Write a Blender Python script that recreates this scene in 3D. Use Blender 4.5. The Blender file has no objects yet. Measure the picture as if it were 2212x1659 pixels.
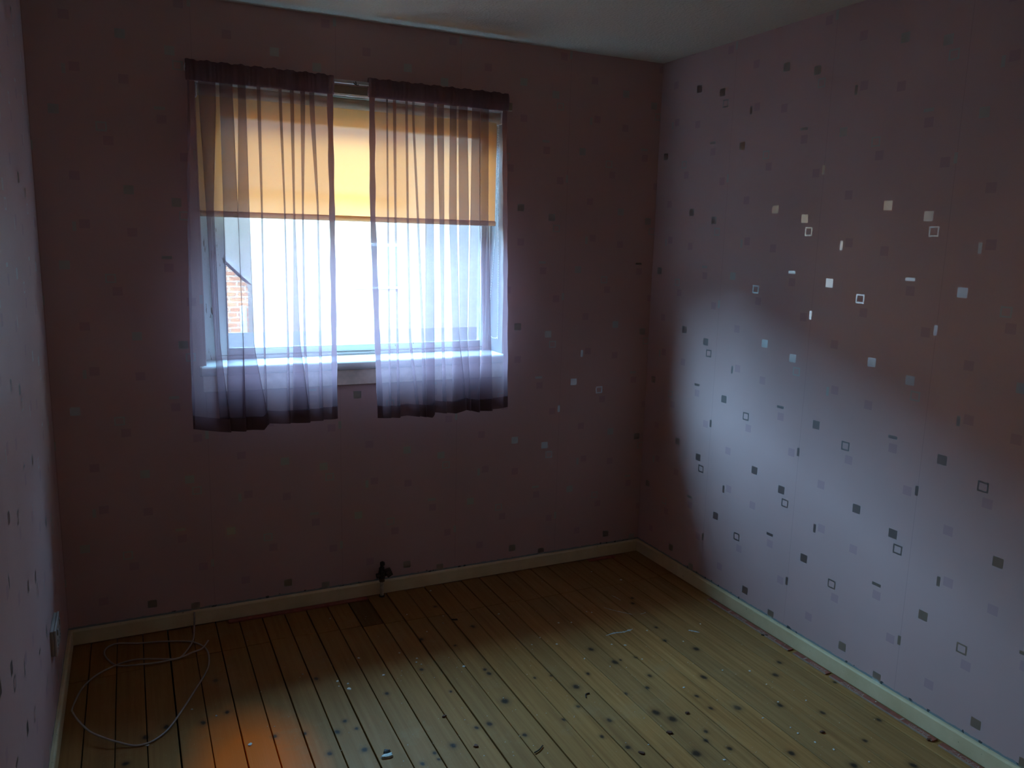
import bpy, bmesh, math, random
from mathutils import Matrix, Vector
random.seed(7)
SC = bpy.context.scene
COL = SC.collection
PI = math.pi

# ------------------------------------------------------------------ camera, sky, exposure
def rot(rx, ry, rz):
    cx, sx, cy, sy, cz, sz = math.cos(rx), math.sin(rx), math.cos(ry), math.sin(ry), math.cos(rz), math.sin(rz)
    Z = Matrix(((cz, -sz, 0), (sz, cz, 0), (0, 0, 1)))
    X = Matrix(((1, 0, 0), (0, cx, -sx), (0, sx, cx)))
    Y = Matrix(((cy, -sy, 0), (sy, cy, 0), (0, 0, 1)))
    return Z @ X @ Y
cam = bpy.data.cameras.new('camera')
cam.sensor_width = 36.0
cam.lens = 36.0 * 1730.34 / 2212
cam.clip_start = 0.02
camo = bpy.data.objects.new('camera', cam)
COL.objects.link(camo)
camo.matrix_world = Matrix.Translation((-2.3157, -3.2770, 1.5615)) @ rot(1.395329, 0.0249616, -0.4470327).to_4x4()
SC.camera = camo

SC.view_settings.view_transform = 'Standard'
SC.view_settings.look = 'None'
SC.view_settings.gamma = 1.0
SC.view_settings.use_curve_mapping = False
SC.view_settings.exposure = 0.0
SKY_STRENGTH = 71.0
W = bpy.data.worlds.new('sky')
SC.world = W
W.use_nodes = True
wn = W.node_tree.nodes; wl = W.node_tree.links
wn.clear()
wo = wn.new('ShaderNodeOutputWorld'); bg = wn.new('ShaderNodeBackground')
tc = wn.new('ShaderNodeTexCoord'); sep = wn.new('ShaderNodeSeparateXYZ'); cr = wn.new('ShaderNodeValToRGB')
cr.color_ramp.elements[0].position = 0.0; cr.color_ramp.elements[0].color = (0.42, 0.86, 1.32, 1)
cr.color_ramp.elements[1].position = 0.9; cr.color_ramp.elements[1].color = (0.37, 0.84, 1.40, 1)
wl.new(tc.outputs['Generated'], sep.inputs[0]); wl.new(sep.outputs['Z'], cr.inputs[0])
wl.new(cr.outputs[0], bg.inputs['Color']); bg.inputs['Strength'].default_value = SKY_STRENGTH
wl.new(bg.outputs[0], wo.inputs[0])
SC.cycles.transparent_max_bounces = 32
SC.cycles.diffuse_bounces = 8
SC.cycles.max_bounces = 16
# window portal: guides sampling of the sky through the real window opening, emits nothing itself
pl = bpy.data.lights.new('window_portal', 'AREA'); pl.shape = 'RECTANGLE'; pl.size = 1.26; pl.size_y = 1.06
pl.cycles.is_portal = True
plo = bpy.data.objects.new('window_portal', pl); COL.objects.link(plo)
plo.location = (-1.43, 0.27, 1.59); plo.rotation_euler = (-PI / 2, 0, 0)

# ------------------------------------------------------------------ helpers
def link(o, parent=None):
    COL.objects.link(o)
    if parent: o.parent = parent
    return o
def obj(name, verts, faces, mats, parent=None, smooth=False, matidx=None):
    me = bpy.data.meshes.new(name); me.from_pydata([tuple(v) for v in verts], [], faces)
    for m in (mats if isinstance(mats, (list, tuple)) else [mats]): me.materials.append(m)
    if matidx:
        for p, i in zip(me.polygons, matidx): p.material_index = i
    if smooth:
        for p in me.polygons: p.use_smooth = True
    me.validate(); me.update()
    return link(bpy.data.objects.new(name, me), parent)
def bobj(name, bm, mats, parent=None, smooth=False):
    me = bpy.data.meshes.new(name); bm.to_mesh(me); bm.free()
    for m in (mats if isinstance(mats, (list, tuple)) else [mats]): me.materials.append(m)
    if smooth:
        for p in me.polygons: p.use_smooth = True
    return link(bpy.data.objects.new(name, me), parent)
def empty(name, loc=(0, 0, 0)):
    o = bpy.data.objects.new(name, None); o.location = loc; o.empty_display_size = .05
    return link(o)
def tag(o, label=None, cat=None, group=None, kind=None):
    if label: o['label'] = label
    if cat: o['category'] = cat
    if group: o['group'] = group
    if kind: o['kind'] = kind
    return o
def box(bm, x0, x1, y0, y1, z0, z1, bev=0, seg=1, mi=0):
    r = bmesh.ops.create_cube(bm, size=1.0)
    vs = r['verts']
    bmesh.ops.scale(bm, vec=(x1 - x0, y1 - y0, z1 - z0), verts=vs)
    bmesh.ops.translate(bm, vec=((x0 + x1) / 2, (y0 + y1) / 2, (z0 + z1) / 2), verts=vs)
    fs = list({f for v in vs for f in v.link_faces})
    for f in fs: f.material_index = mi
    if bev:
        es = list({e for v in vs for e in v.link_edges})
        bmesh.ops.bevel(bm, geom=es, offset=bev, segments=seg, affect='EDGES', profile=.5)
def boxo(name, d, mat, parent=None, bev=0, seg=1):
    bm = bmesh.new(); box(bm, *d, bev=bev, seg=seg)
    return bobj(name, bm, mat, parent)
def cyl(bm, p0, p1, r, seg=16, r2=None, caps=True):
    p0, p1 = Vector(p0), Vector(p1); d = p1 - p0
    M = Matrix.Translation((p0 + p1) / 2) @ d.to_track_quat('Z', 'Y').to_matrix().to_4x4()
    return bmesh.ops.create_cone(bm, cap_ends=caps, segments=seg, radius1=r, radius2=r if r2 is None else r2, depth=d.length, matrix=M)
def tube(pts, r, seg=8):
    """verts, faces of a tube along a polyline"""
    P = [Vector(p) for p in pts]; V = []; F = []
    up = Vector((0, 0, 1))
    for i, p in enumerate(P):
        t = (P[min(i + 1, len(P) - 1)] - P[max(i - 1, 0)]).normalized()
        u = up if abs(t.dot(up)) < .95 else Vector((1, 0, 0))
        a = t.cross(u).normalized(); b = t.cross(a).normalized()
        for k in range(seg):
            w = 2 * PI * k / seg
            V.append(p + r * (math.cos(w) * a + math.sin(w) * b))
    for i in range(len(P) - 1):
        for k in range(seg):
            F.append((i * seg + k, i * seg + (k + 1) % seg, (i + 1) * seg + (k + 1) % seg, (i + 1) * seg + k))
    F.append(tuple(range(seg - 1, -1, -1))); F.append(tuple((len(P) - 1) * seg + k for k in range(seg)))
    return V, F
def spline(pts, n=6):
    out = []
    P = [Vector(p) for p in pts]
    for i in range(len(P) - 1):
        a, b, c, d = P[max(i - 1, 0)], P[i], P[i + 1], P[min(i + 2, len(P) - 1)]
        for k in range(n):
            t = k / n
            out.append(.5 * (2 * b + (c - a) * t + (2 * a - 5 * b + 4 * c - d) * t * t + (3 * b - a - 3 * c + d) * t ** 3))
    out.append(P[-1]); return out
def lerp(a, b, t): return a + (b - a) * t
def interp(x, tab):
    if x <= tab[0][0]: return tab[0][1]
    for (x0, y0), (x1, y1) in zip(tab, tab[1:]):
        if x <= x1: return lerp(y0, y1, (x - x0) / (x1 - x0 + 1e-9))
    return tab[-1][1]

# ------------------------------------------------------------------ node helpers and materials
class NT:
    def __init__(s, name):
        s.m = bpy.data.materials.new(name); s.m.use_nodes = True
        s.t = s.m.node_tree; s.t.nodes.clear(); s.out = s.t.nodes.new('ShaderNodeOutputMaterial')
    def n(s, typ, ins=None, **kw):
        nd = s.t.nodes.new('ShaderNode' + typ)
        for k, v in kw.items(): setattr(nd, k, v)
        for k, v in (ins or {}).items():
            if hasattr(v, 'node'): s.t.links.new(v, nd.inputs[k])
            else: nd.inputs[k].default_value = v
        return nd
    def M(s, op, a, b=0.0, c=0.0):
        return s.n('Math', {0: a, 1: b, 2: c}, operation=op).outputs[0]
    def mixc(s, f, a, b, blend='MIX'):
        nd = s.n('Mix', {0: f}, data_type='RGBA', blend_type=blend)
        for k, v in ((6, a), (7, b)):
            if hasattr(v, 'node'): s.t.links.new(v, nd.inputs[k])
            else: nd.inputs[k].default_value = (*v, 1) if len(v) == 3 else v
        return nd.outputs[2]
    def pos(s): return s.n('NewGeometry').outputs['Position']
    def noise(s, vec, scale, detail=3, rough=.5):
        return s.n('TexNoise', {'Vector': vec, 'Scale': scale, 'Detail': detail, 'Roughness': rough})
    def ramp(s, f, stops):
        nd = s.n('ValToRGB', {0: f}); r = nd.color_ramp
        while len(r.elements) < len(stops): r.elements.new(.5)
        for e, (p, c) in zip(r.elements, stops):
            e.position = p; e.color = (*c, 1) if len(c) == 3 else c
        return nd.outputs[0]
    def maprange(s, v, a, b, c=0.0, d=1.0):
        return s.n('MapRange', {0: v, 1: a, 2: b, 3: c, 4: d}).outputs[0]
    def bump(s, h, strength=.3, dist=.01):
        return s.n('Bump', {'Height': h, 'Strength': strength, 'Distance': dist}).outputs[0]
    def principled(s, col, rough=.5, metal=0.0, normal=None, spec=.5, **extra):
        b = s.n('BsdfPrincipled')
        def st(k, v):
            if hasattr(v, 'node'): s.t.links.new(v, b.inputs[k])
            elif k == 'Base Color' and len(v) == 3: b.inputs[k].default_value = (*v, 1)
            else: b.inputs[k].default_value = v
        st('Base Color', col); st('Roughness', rough); st('Metallic', metal); st('Specular IOR Level', spec)
        if normal: st('Normal', normal)
        for k, v in extra.items(): st(k, v)
        s.t.links.new(b.outputs[0], s.out.inputs[0]); return b
    def surf(s, sh): s.t.links.new(sh, s.out.inputs[0])

def plain(name, col, rough=.5, metal=0.0, var=.12, scale=30, bump=0.0, spec=.5):
    t = NT(name); p = t.pos()
    n = t.noise(p, scale).outputs[0]
    c = t.mixc(t.maprange(n, .3, .7), tuple(x * (1 - var) for x in col), tuple(min(1, x * (1 + var)) for x in col))
    t.principled(c, rough, metal, t.bump(n, bump, .003) if bump else None, spec)
    return t.m

TU, TV = .525, .532
S_M = [(.060, .378), (.280, .117), (.438, .079)]
O_M = [(.204, .331), (.463, .031)]
V_M = [(.099, .514), (.099, .514 - TV), (.509, .253)]
H_M = [(.396, .409)]
L_M = [(.110, .158), (.132, .524), (.132, .524 - TV), (.224, .284), (.284, .498), (.401, .371), (.474, .243)]
PAPER = (.53, .335, .315)
def wallpaper(name, axis, off, sgn=1.0):
    t = NT(name); p = t.pos(); s = t.n('SeparateXYZ', {0: p})
    a = s.outputs['X' if axis == 'x' else 'Y']; z = s.outputs['Z']
    uraw = t.M('ADD', t.M('MULTIPLY', a, sgn), off + 10 * TU)
    u = t.M('MODULO', uraw, TU); v = t.M('MODULO', t.M('ADD', z, TV), TV)
    def rect(cu, cv, w, h):
        return t.M('MULTIPLY', t.M('COMPARE', u, cu, w / 2), t.M('COMPARE', v, cv, h / 2))
    acc = None
    def mx(a, b): return b if a is None else t.M('MAXIMUM', a, b)
    for c in S_M: acc = mx(acc, rect(*c, .0335, .0315))
    for c in O_M:
        acc = mx(acc, t.M('MULTIPLY', rect(*c, .036, .033), t.M('SUBTRACT', 1.0, rect(*c, .025, .022))))
    for c in V_M: acc = mx(acc, rect(*c, .012, .033))
    for c in H_M: acc = mx(acc, rect(*c, .036, .011))
    lil = None
    for c in L_M: lil = mx(lil, rect(*c, .033, .031))
    n1 = t.noise(p, 2.2, 4).outputs[0]; n2 = t.noise(p, 900, 2).outputs[0]
    base = t.mixc(t.maprange(n1, .3, .7), tuple(x * .94 for x in PAPER), tuple(x * 1.04 for x in PAPER))
    base = t.mixc(t.M('MULTIPLY', lil, .75), base, tuple(x * y for x, y in zip(PAPER, (.80, .77, .86))))
    # butt joint between two drops of paper
    seam = t.M('MULTIPLY', t.M('COMPARE', u, .512, .0012), .35)
    base = t.mixc(seam, base, tuple(x * .55 for x in PAPER))
    # bare grey plaster where the paper stops ragged above the skirting
    rag = t.M('ADD', .0645, t.M('MULTIPLY', t.noise(p, 28, 3).outputs[0], .0125))
    bare = t.M('LESS_THAN', z, rag)
    base = t.mixc(bare, base, (.23, .25, .25))
    bs = t.noise(p, 38, 3).outputs[0]
    mould = t.M('MULTIPLY', t.M('MULTIPLY', t.M('LESS_THAN', z, t.M('ADD', rag, .003)), t.M('GREATER_THAN', bs, .63)), .85)
    base = t.mixc(mould, base, (.03, .035, .035))
    paper = t.n('BsdfPrincipled', {'Base Color': base, 'Roughness': .55, 'Specular IOR Level': .35, 'Normal': t.bump(n2, .15, .001)})
    foil = t.n('BsdfPrincipled', {'Base Color': (.42, .42, .40, 1), 'Metallic': 1.0, 'Roughness': .31})
    mix = t.n('MixShader', {0: t.M('MULTIPLY', acc, .85), 1: paper.outputs[0], 2: foil.outputs[0]})
    t.surf(mix.outputs[0]); return t.m

M = {}
M['paper_back'] = wallpaper('wallpaper_back', 'x', 1.003)
M['paper_right'] = wallpaper('wallpaper_right', 'y', 0.0, -1.0)
M['paper_left'] = wallpaper('wallpaper_left', 'y', .21)
M['paper_front'] = plain('magnolia_emulsion', (.86, .72, .57), .7, var=.03)
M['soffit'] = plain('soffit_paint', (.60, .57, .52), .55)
M['reveal'] = plain('dimmed_reveal_paint', (.085, .082, .085), .55, bump=.2, scale=40)  # reveal sides darkened against the sky light; soffit keeps the light paint
M['outside_wall'] = plain('roughcast', (.55, .52, .47), .9)
M['void'] = plain('floor_void', (.015, .012, .010), .95)

t = NT('ceiling_paint'); p = t.pos()
n = t.noise(p, 75, 4, .6).outputs[0]
vo = t.n('TexVoronoi', {'Vector': p, 'Scale': 95.0}).outputs['Distance']
t.principled((.62, .50, .39), .8, 0, t.bump(t.M('ADD', n, t.M('MULTIPLY', vo, .7)), .55, .006)); M['ceiling'] = t.m

# bare boards: grain, dark knots, remains of old stain round the edge of the room, dust and paint spots
KNOTS = [(-.757,-.8,1.2),(-.723,-.92,1.3),(-.371,-.959,1.2),(-.478,-1.141,1.3),(-.447,-.857,1),(-.946,-1.012,1.3),(-.775,-1.258,1.5),(-.746,-1.312,1.6),(-.498,-1.346,1.3),(-.789,-1.492,1.6),(-1.014,-1.3,.8),(-.861,-.953,.8),(-.657,-1.054,.9),(-.711,-1.118,.8),(-.63,-.921,.8),(-.694,-.915,.6),(-.992,-.91,.6),(-1.054,-.9,.6),(-1.084,-1.172,.8),(-1.001,-1.122,.8),(-.97,-1.382,.9),(-.675,-1.514,.9),(-.718,-1.451,1),(-.686,-1.411,.8),(-.584,-1.312,.8),(-.946,-1.235,1),(-.804,-1.12,.7),(-.347,-.474,.8),(-.375,-.522,.8),(-1.24,-1.194,.8),(-.582,-1.232,.8),(-.412,-.748,.8),
 (-1.342,-.472,1),(-1.11,-.449,1),(-1.416,-.685,.8),(-1.75,-.894,.8),(-1.726,-.948,.7),(-1.787,-.943,1),(-1.884,-.909,.8),(-1.834,-1.042,.9),(-1.732,-1.066,1),(-1.472,-1.155,1.1),(-1.538,-1.167,.7),(-1.537,-1.203,.6),(-1.589,-1.202,.8),(-1.368,-1.098,.8),(-1.322,-1.096,1),(-1.218,-.994,1.5),(-1.199,-.777,.8),(-1.197,-.807,.9),(-1.367,-.864,.6),(-1.235,-.567,.6),(-1.19,-.216,.8),(-1.783,-.599,.9),(-1.973,-.887,.8),(-1.577,-.791,.8),
 (-.139,-1.169,1),(-.219,-1.232,1.2),(-.349,-1.391,1.1),(-.245,-1.486,1),(-.51,-1.612,1.2),(-.377,-1.734,1.3),(-.24,-1.657,.9),(-.1,-1.593,1),(-.054,-1.358,.7),(-.205,-1.808,1.3),
 (-2.11,-.471,1),(-2.173,-.723,1),(-2.095,-.691,.8),(-2.282,-.701,1),(-2.343,-.736,1.1),(-2.4,-.852,1)]
def board_mat(name, tone):
    t = NT(name); p = t.pos(); s = t.n('SeparateXYZ', {0: p}); x, y = s.outputs['X'], s.outputs['Y']
    rnd = t.n('ObjectInfo').outputs['Random']
    sh = t.n('CombineXYZ', {0: 0.0, 1: t.M('MULTIPLY', rnd, 7.0), 2: t.M('MULTIPLY', rnd, 3.0)}).outputs[0]
    q = t.n('VectorMath', {0: p, 1: sh}, operation='ADD').outputs[0]
    g = t.n('VectorMath', {0: q, 1: (60, 2.2, 1)}, operation='MULTIPLY').outputs[0]
    gr = t.noise(g, 1.0, 5, .65).outputs[0]
    c = t.ramp(gr, [(.3, (.27, .118, .034)), (.5, (.41, .194, .057)), (.72, (.51, .262, .085))])
    c = t.mixc(t.M('MULTIPLY', rnd, .45), c, (.20, .125, .055))
    # orange-brown stain left along the window end and left side, ragged inner edge carried inward to dim the lit floor
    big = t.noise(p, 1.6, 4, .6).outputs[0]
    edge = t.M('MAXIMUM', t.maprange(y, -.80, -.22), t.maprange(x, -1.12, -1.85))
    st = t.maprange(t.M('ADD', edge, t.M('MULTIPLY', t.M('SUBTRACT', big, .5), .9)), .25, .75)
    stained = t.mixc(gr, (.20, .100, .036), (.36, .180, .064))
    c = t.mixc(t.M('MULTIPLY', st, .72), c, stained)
    c = t.mixc(t.M('MULTIPLY', t.maprange(t.M('ADD', x, t.M('MULTIPLY', t.M('SUBTRACT', big, .5), .5)), -.70, -1.35), .52), c, t.mixc(gr, (.20, .085, .018), (.34, .15, .034)))  # extra brown toward the left, tinting shade into the lit boards
    # brighter orange patch on the boards nearest the left foreground
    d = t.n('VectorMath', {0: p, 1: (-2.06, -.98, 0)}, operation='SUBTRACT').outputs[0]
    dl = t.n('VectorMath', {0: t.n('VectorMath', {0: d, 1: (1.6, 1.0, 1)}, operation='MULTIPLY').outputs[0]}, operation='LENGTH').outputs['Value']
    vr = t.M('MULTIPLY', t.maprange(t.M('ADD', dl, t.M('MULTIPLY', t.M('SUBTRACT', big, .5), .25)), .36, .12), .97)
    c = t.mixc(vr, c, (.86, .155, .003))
    # knots
    wob = t.n('VectorMath', {0: t.noise(p, 35, 2).outputs['Color'], 1: (.5, .5, .5)}, operation='SUBTRACT').outputs[0]
    pk = t.n('VectorMath', {0: t.n('VectorMath', {0: p, 1: (1, .8, 0)}, operation='MULTIPLY').outputs[0],
                            1: t.n('VectorMath', {0: wob, 1: (.009, .009, 0)}, operation='MULTIPLY').outputs[0]}, operation='ADD').outputs[0]
    acc = None
    for kx, ky, kr in KNOTS:
        dd = t.n('VectorMath', {0: pk, 1: (kx, ky * .8, 0)}, operation='DISTANCE').outputs['Value']
        e = t.M('DIVIDE', dd, .0088 * kr)
        acc = e if acc is None else t.M('MINIMUM', acc, e)
    k1 = t.M('MULTIPLY', t.maprange(acc, 1.25, .55), .88)
    c = t.mixc(t.M('MULTIPLY', t.maprange(acc, 2.6, 1.0), .35), c, (.075, .04, .018))
    c = t.mixc(k1, c, (.022, .014, .010))
    # grey dust and scuffed paint
    dn = t.noise(p, 5.5, 5, .7).outputs[0]
    c = t.mixc(t.M('MULTIPLY', t.maprange(dn, .55, .75), .35), c, (.36, .24, .115))
    sp = t.noise(p, 210, 1).outputs[0]
    c = t.mixc(t.M('MULTIPLY', t.M('MULTIPLY', t.maprange(sp, .755, .79), t.maprange(big, .42, .6)), .7), c, (.50, .48, .43))
    c = t.mixc(1.0, c, (tone, tone, tone), 'MULTIPLY')
    t.principled(c, t.maprange(gr, .3, .7, .62, .5), 0, t.bump(gr, .25, .002), .12)
    return t.m
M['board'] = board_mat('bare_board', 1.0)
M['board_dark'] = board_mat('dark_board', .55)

t = NT('skirting_paint'); p = t.pos()
n = t.noise(p, 9, 4, .6).outputs[0]; f = t.noise(p, 70, 3).outputs[0]
c = t.mixc(t.maprange(n, .35, .7), (.62, .47, .26), (.72, .58, .35))
c = t.mixc(t.M('MULTIPLY', t.maprange(f, .70, .76), .7), c, (.10, .075, .05))
t.principled(c, .33, 0, t.bump(n, .1, .004)); M['skirting'] = t.m

def white_paint(name, col, peel):
    t = NT(name); p = t.pos()
    q = t.n('VectorMath', {0: p, 1: (60, 60, 9)}, operation='MULTIPLY').outputs[0]
    n = t.noise(q, 1.0, 4, .6).outputs[0]
    c = t.mixc(t.maprange(n, .66 - peel, .70 - peel), col, (.16, .11, .07))
    t.principled(c, .4, 0, t.bump(n, .2, .002)); return t.m
M['frame'] = white_paint('window_paint', (.78, .77, .74), .0)
M['frame_peel'] = white_paint('peeling_window_paint', (.70, .68, .64), .06)
M['sill'] = white_paint('sill_paint', (.74, .73, .71), -.06)
M['apron'] = plain('apron_paint', (.72, .58, .48), .45)
M['batten'] = plain('batten_paint', (.30, .215, .145), .6)
M['white_metal'] = plain('white_enamel', (.62, .58, .58), .35)
M['socket'] = plain('dimmed_socket_plastic', (.36, .31, .27), .45, var=.1)  # white plastic darkened so the socket looks dim on its wall
M['plastic'] = plain('white_plastic', (.62, .60, .57), .35, var=.04)
M['brass'] = plain('tarnished_brass', (.14, .10, .06), .45, .8, var=.3)
M['copper'] = plain('painted_pipe', (.42, .33, .24), .5, 0, var=.25, scale=80)
M['rust'] = plain('dark_rust', (.055, .035, .025), .8, 0, var=.4, scale=120, bump=.4)
M['cable'] = plain('grey_cable', (.36, .29, .25), .45, 0, var=.15)
M['flake'] = plain('paint_flake_white', (.66, .64, .58), .7)
M['smear'] = plain('white_smear', (.50, .52, .50), .8, var=.25, scale=200)
M['chip'] = plain('red_brown_chip', (.115, .040, .018), .8, var=.3, scale=150, bump=.3)
M['dark_chip'] = plain('dark_chip', (.045, .025, .012), .85, var=.3, scale=150)
M['crumb'] = plain('plaster_crumb', (.52, .53, .48), .9, var=.25, scale=150, bump=.6)
M['crumb_dark'] = plain('grey_mortar', (.12, .115, .11), .9, var=.3, scale=150)
M['gripper'] = plain('red_stained_plywood', (.30, .075, .045), .7, var=.25, scale=60)
M['ply'] = plain('raw_plywood', (.34, .22, .16), .8, var=.2, scale=60)
M['ink'] = plain('pale_ink', (.44, .30, .24), .8, var=.1)
M['pin'] = plain('steel_pin', (.75, .72, .66), .25, 1.0, var=.05)

t = NT('window_glass')
g = t.n('NewGeometry')          # Schlick reflectance, the same from both faces of the thin pane
cs = t.M('ABSOLUTE', t.n('VectorMath', {0: g.outputs['Incoming'], 1: g.outputs['Normal']}, operation='DOT_PRODUCT').outputs['Value'])
fr = t.M('ADD', .04, t.M('MULTIPLY', .96, t.M('POWER', t.M('SUBTRACT', 1.0, cs), 5.0)))
gl = t.n('BsdfGlossy', {'Color': (1, 1, 1, 1), 'Roughness': .02}); tr = t.n('BsdfTransparent', {'Color': (.95, .97, .96, 1)})
t.surf(t.n('MixShader', {0: fr, 1: tr.outputs[0], 2: gl.outputs[0]}).outputs[0]); M['glass'] = t.m

def voile(name, t0):
    """sheer cloth: the more obliquely it is crossed, the more thread lies in the way"""
    t = NT(name); g = t.n('NewGeometry')
    d = t.n('VectorMath', {0: g.outputs['Incoming'], 1: g.outputs['Normal']}, operation='DOT_PRODUCT').outputs['Value']
    d = t.M('MAXIMUM', t.M('ABSOLUTE', d), .45)
    w = t.n('VectorMath', {0: g.outputs['Position'], 1: (900, 900, 1500)}, operation='MULTIPLY').outputs[0]
    wv = t.noise(w, 1.0, 2).outputs[0]
    tt = t.M('MULTIPLY', t0, t.maprange(wv, .3, .7, .86, 1.14))
    k = t.M('POWER', tt, t.M('DIVIDE', 1.0, d))
    df = t.n('BsdfDiffuse', {'Color': (.27, .165, .18, 1)}); tl = t.n('BsdfTranslucent', {'Color': (.27, .165, .185, 1)})
    sc = t.n('MixShader', {0: .5, 1: df.outputs[0], 2: tl.outputs[0]})
    tr = t.n('BsdfTransparent', {'Color': (.99, .96, .99, 1)})
    t.surf(t.n('MixShader', {0: k, 1: sc.outputs[0], 2: tr.outputs[0]}).outputs[0]); return t.m
M['voile'] = voile('purple_voile', .54)
M['voile_hem'] = voile('purple_voile_hem', .16)
M['voile_side'] = voile('purple_voile_side_hem', .06)
M['voile_header'] = voile('purple_voile_header', .07)

t = NT('blind_cloth'); p = t.pos()
wv = t.noise(t.n('VectorMath', {0: p, 1: (700, 1, 900)}, operation='MULTIPLY').outputs[0], 1.0, 2).outputs[0]
df = t.n('BsdfDiffuse', {'Color': (.62, .52, .34, 1)})
tl = t.n('BsdfTranslucent', {'Color': t.mixc(wv, (.56, .160, .029), (.64, .190, .038))})
cl = t.n('MixShader', {0: .45, 1: df.outputs[0], 2: tl.outputs[0]})
# the open weave lets a little through directly, softened
rf = t.n('BsdfRefraction', {'Color': (1, .88, .72, 1), 'IOR': 1.10, 'Roughness': .22})
t.surf(t.n('MixShader', {0: .10, 1: cl.outputs[0], 2: rf.outputs[0]}).outputs[0]); M['blind'] = t.m
t = NT('blind_bar')
bd = t.n('BsdfDiffuse', {'Color': (.62, .50, .38, 1)}); bt_ = t.n('BsdfTranslucent', {'Color': (.60, .36, .20, 1)})
t.surf(t.n('MixShader', {0: .6, 1: bd.outputs[0], 2: bt_.outputs[0]}).outputs[0]); M['blind_bar'] = t.m
M['roller'] = plain('wound_blind_cloth', (.40, .30, .19), .8, var=.06)
M['bead'] = plain('bead_plastic', (.80, .79, .76), .3, var=.03)

t = NT('red_brick'); p = t.pos()
sp_ = t.n('SeparateXYZ', {0: p}); cv = t.n('CombineXYZ', {0: t.M('ADD', sp_.outputs[0], sp_.outputs[1]), 1: sp_.outputs[2], 2: 0.0}).outputs[0]
bk = t.n('TexBrick', {'Vector': cv, 'Color1': (.80, .27, .09, 1), 'Color2': (.68, .21, .07, 1), 'Mortar': (.75, .50, .32, 1), 'Scale': 1.0,
                      'Mortar Size': .010, 'Brick Width': .225, 'Row Height': .075})
t.principled(bk.outputs['Color'], .9, 0, t.bump(bk.outputs['Fac'], .4, .01)); M['brick'] = t.m
M['slate'] = plain('roof_tiles', (.032, .026, .023), .85, var=.25, scale=12)
M['render'] = plain('pale_roughcast', (.065, .055, .046), .9, var=.06, scale=4)
M['white_out'] = plain('white_gloss_outside', (.72, .72, .70), .4)
M['dark_out'] = plain('dark_gutter', (.05, .045, .045), .5)
M['net'] = plain('net_curtained_pane', (.27, .22, .17), .5)
M['felt'] = plain('roofing_felt', (.055, .042, .030), .9, var=.2, scale=8)
M['white_render'] = plain('white_roughcast', (.27, .190, .130), .9, var=.05, scale=4)
M['pantile'] = plain('weathered_pantiles', (.30, .22, .18), .85, var=.25, scale=12)
M['wing'] = plain('cream_roughcast', (.24, .19, .15), .9, var=.05, scale=4)
M['ground'] = plain('grass_and_paving', (.06, .065, .045), .95, var=.3, scale=1.5)

# ------------------------------------------------------------------ room shell
XW, YF, HC = -2.593, -3.62, 2.40          # left wall, wall behind the camera, ceiling
WX0, WX1, WZ0, WZ1 = -2.060, -.800, 1.030, 2.115   # window opening
TH = .28
# window wall, one mesh with a hole: front, back, reveal
xs = [XW - .2, WX0, WX1, .2]; zs = [-.25, WZ0, WZ1, HC + .2]
V = []; F = []; mi = []
idx = {}
for j, yy in enumerate((0.0, TH)):
    for a in range(4):
        for b in range(4):
            idx[(a, b, j)] = len(V); V.append((xs[a], yy, zs[b]))
for a in range(3):
    for b in range(3):
        if a == 1 and b == 1: continue
        F.append((idx[a, b, 0], idx[a + 1, b, 0], idx[a + 1, b + 1, 0], idx[a, b + 1, 0])); mi.append(0)
        F.append((idx[a, b, 1], idx[a, b + 1, 1], idx[a + 1, b + 1, 1], idx[a + 1, b, 1])); mi.append(2)
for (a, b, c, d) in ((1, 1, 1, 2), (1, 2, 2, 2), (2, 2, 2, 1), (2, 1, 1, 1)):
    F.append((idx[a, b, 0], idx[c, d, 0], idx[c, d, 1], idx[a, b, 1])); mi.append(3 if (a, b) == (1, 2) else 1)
for (a, b, c, d) in ((0, 0, 3, 0), (3, 0, 3, 3), (3, 3, 0, 3), (0, 3, 0, 0)):
    ring = [(a, b), (c, d)]
    F.append((idx[a, b, 0], idx[a, b, 1], idx[c, d, 1], idx[c, d, 0])); mi.append(2)
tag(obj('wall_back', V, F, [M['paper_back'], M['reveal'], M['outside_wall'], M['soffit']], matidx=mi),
    'window wall with faded lilac paper printed with small squares', kind='structure')
tag(boxo('wall_right', (0, .2, YF - .2, 0, -.25, HC + .2), M['paper_right']), 'right wall in lilac paper with silver squares, daylight patch on it', kind='structure')
tag(boxo('wall_left', (XW - .2, XW, YF - .2, 0, -.25, HC + .2), M['paper_left']), 'left wall in lilac paper seen edge-on', kind='structure')
tag(boxo('wall_front', (XW, 0, YF - .2, YF, -.25, HC + .2), M['paper_front']), 'plain painted wall behind the viewer', kind='structure')
tag(boxo('ceiling', (XW, 0, YF, 0, HC, HC + .2), M['ceiling']), 'textured off-white ceiling', kind='structure')
floor = tag(boxo('floor', (XW, 0, YF, 0, -.25, -.022), M['void']), 'bare timber floor of narrow boards with dark gaps', kind='structure')
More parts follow.
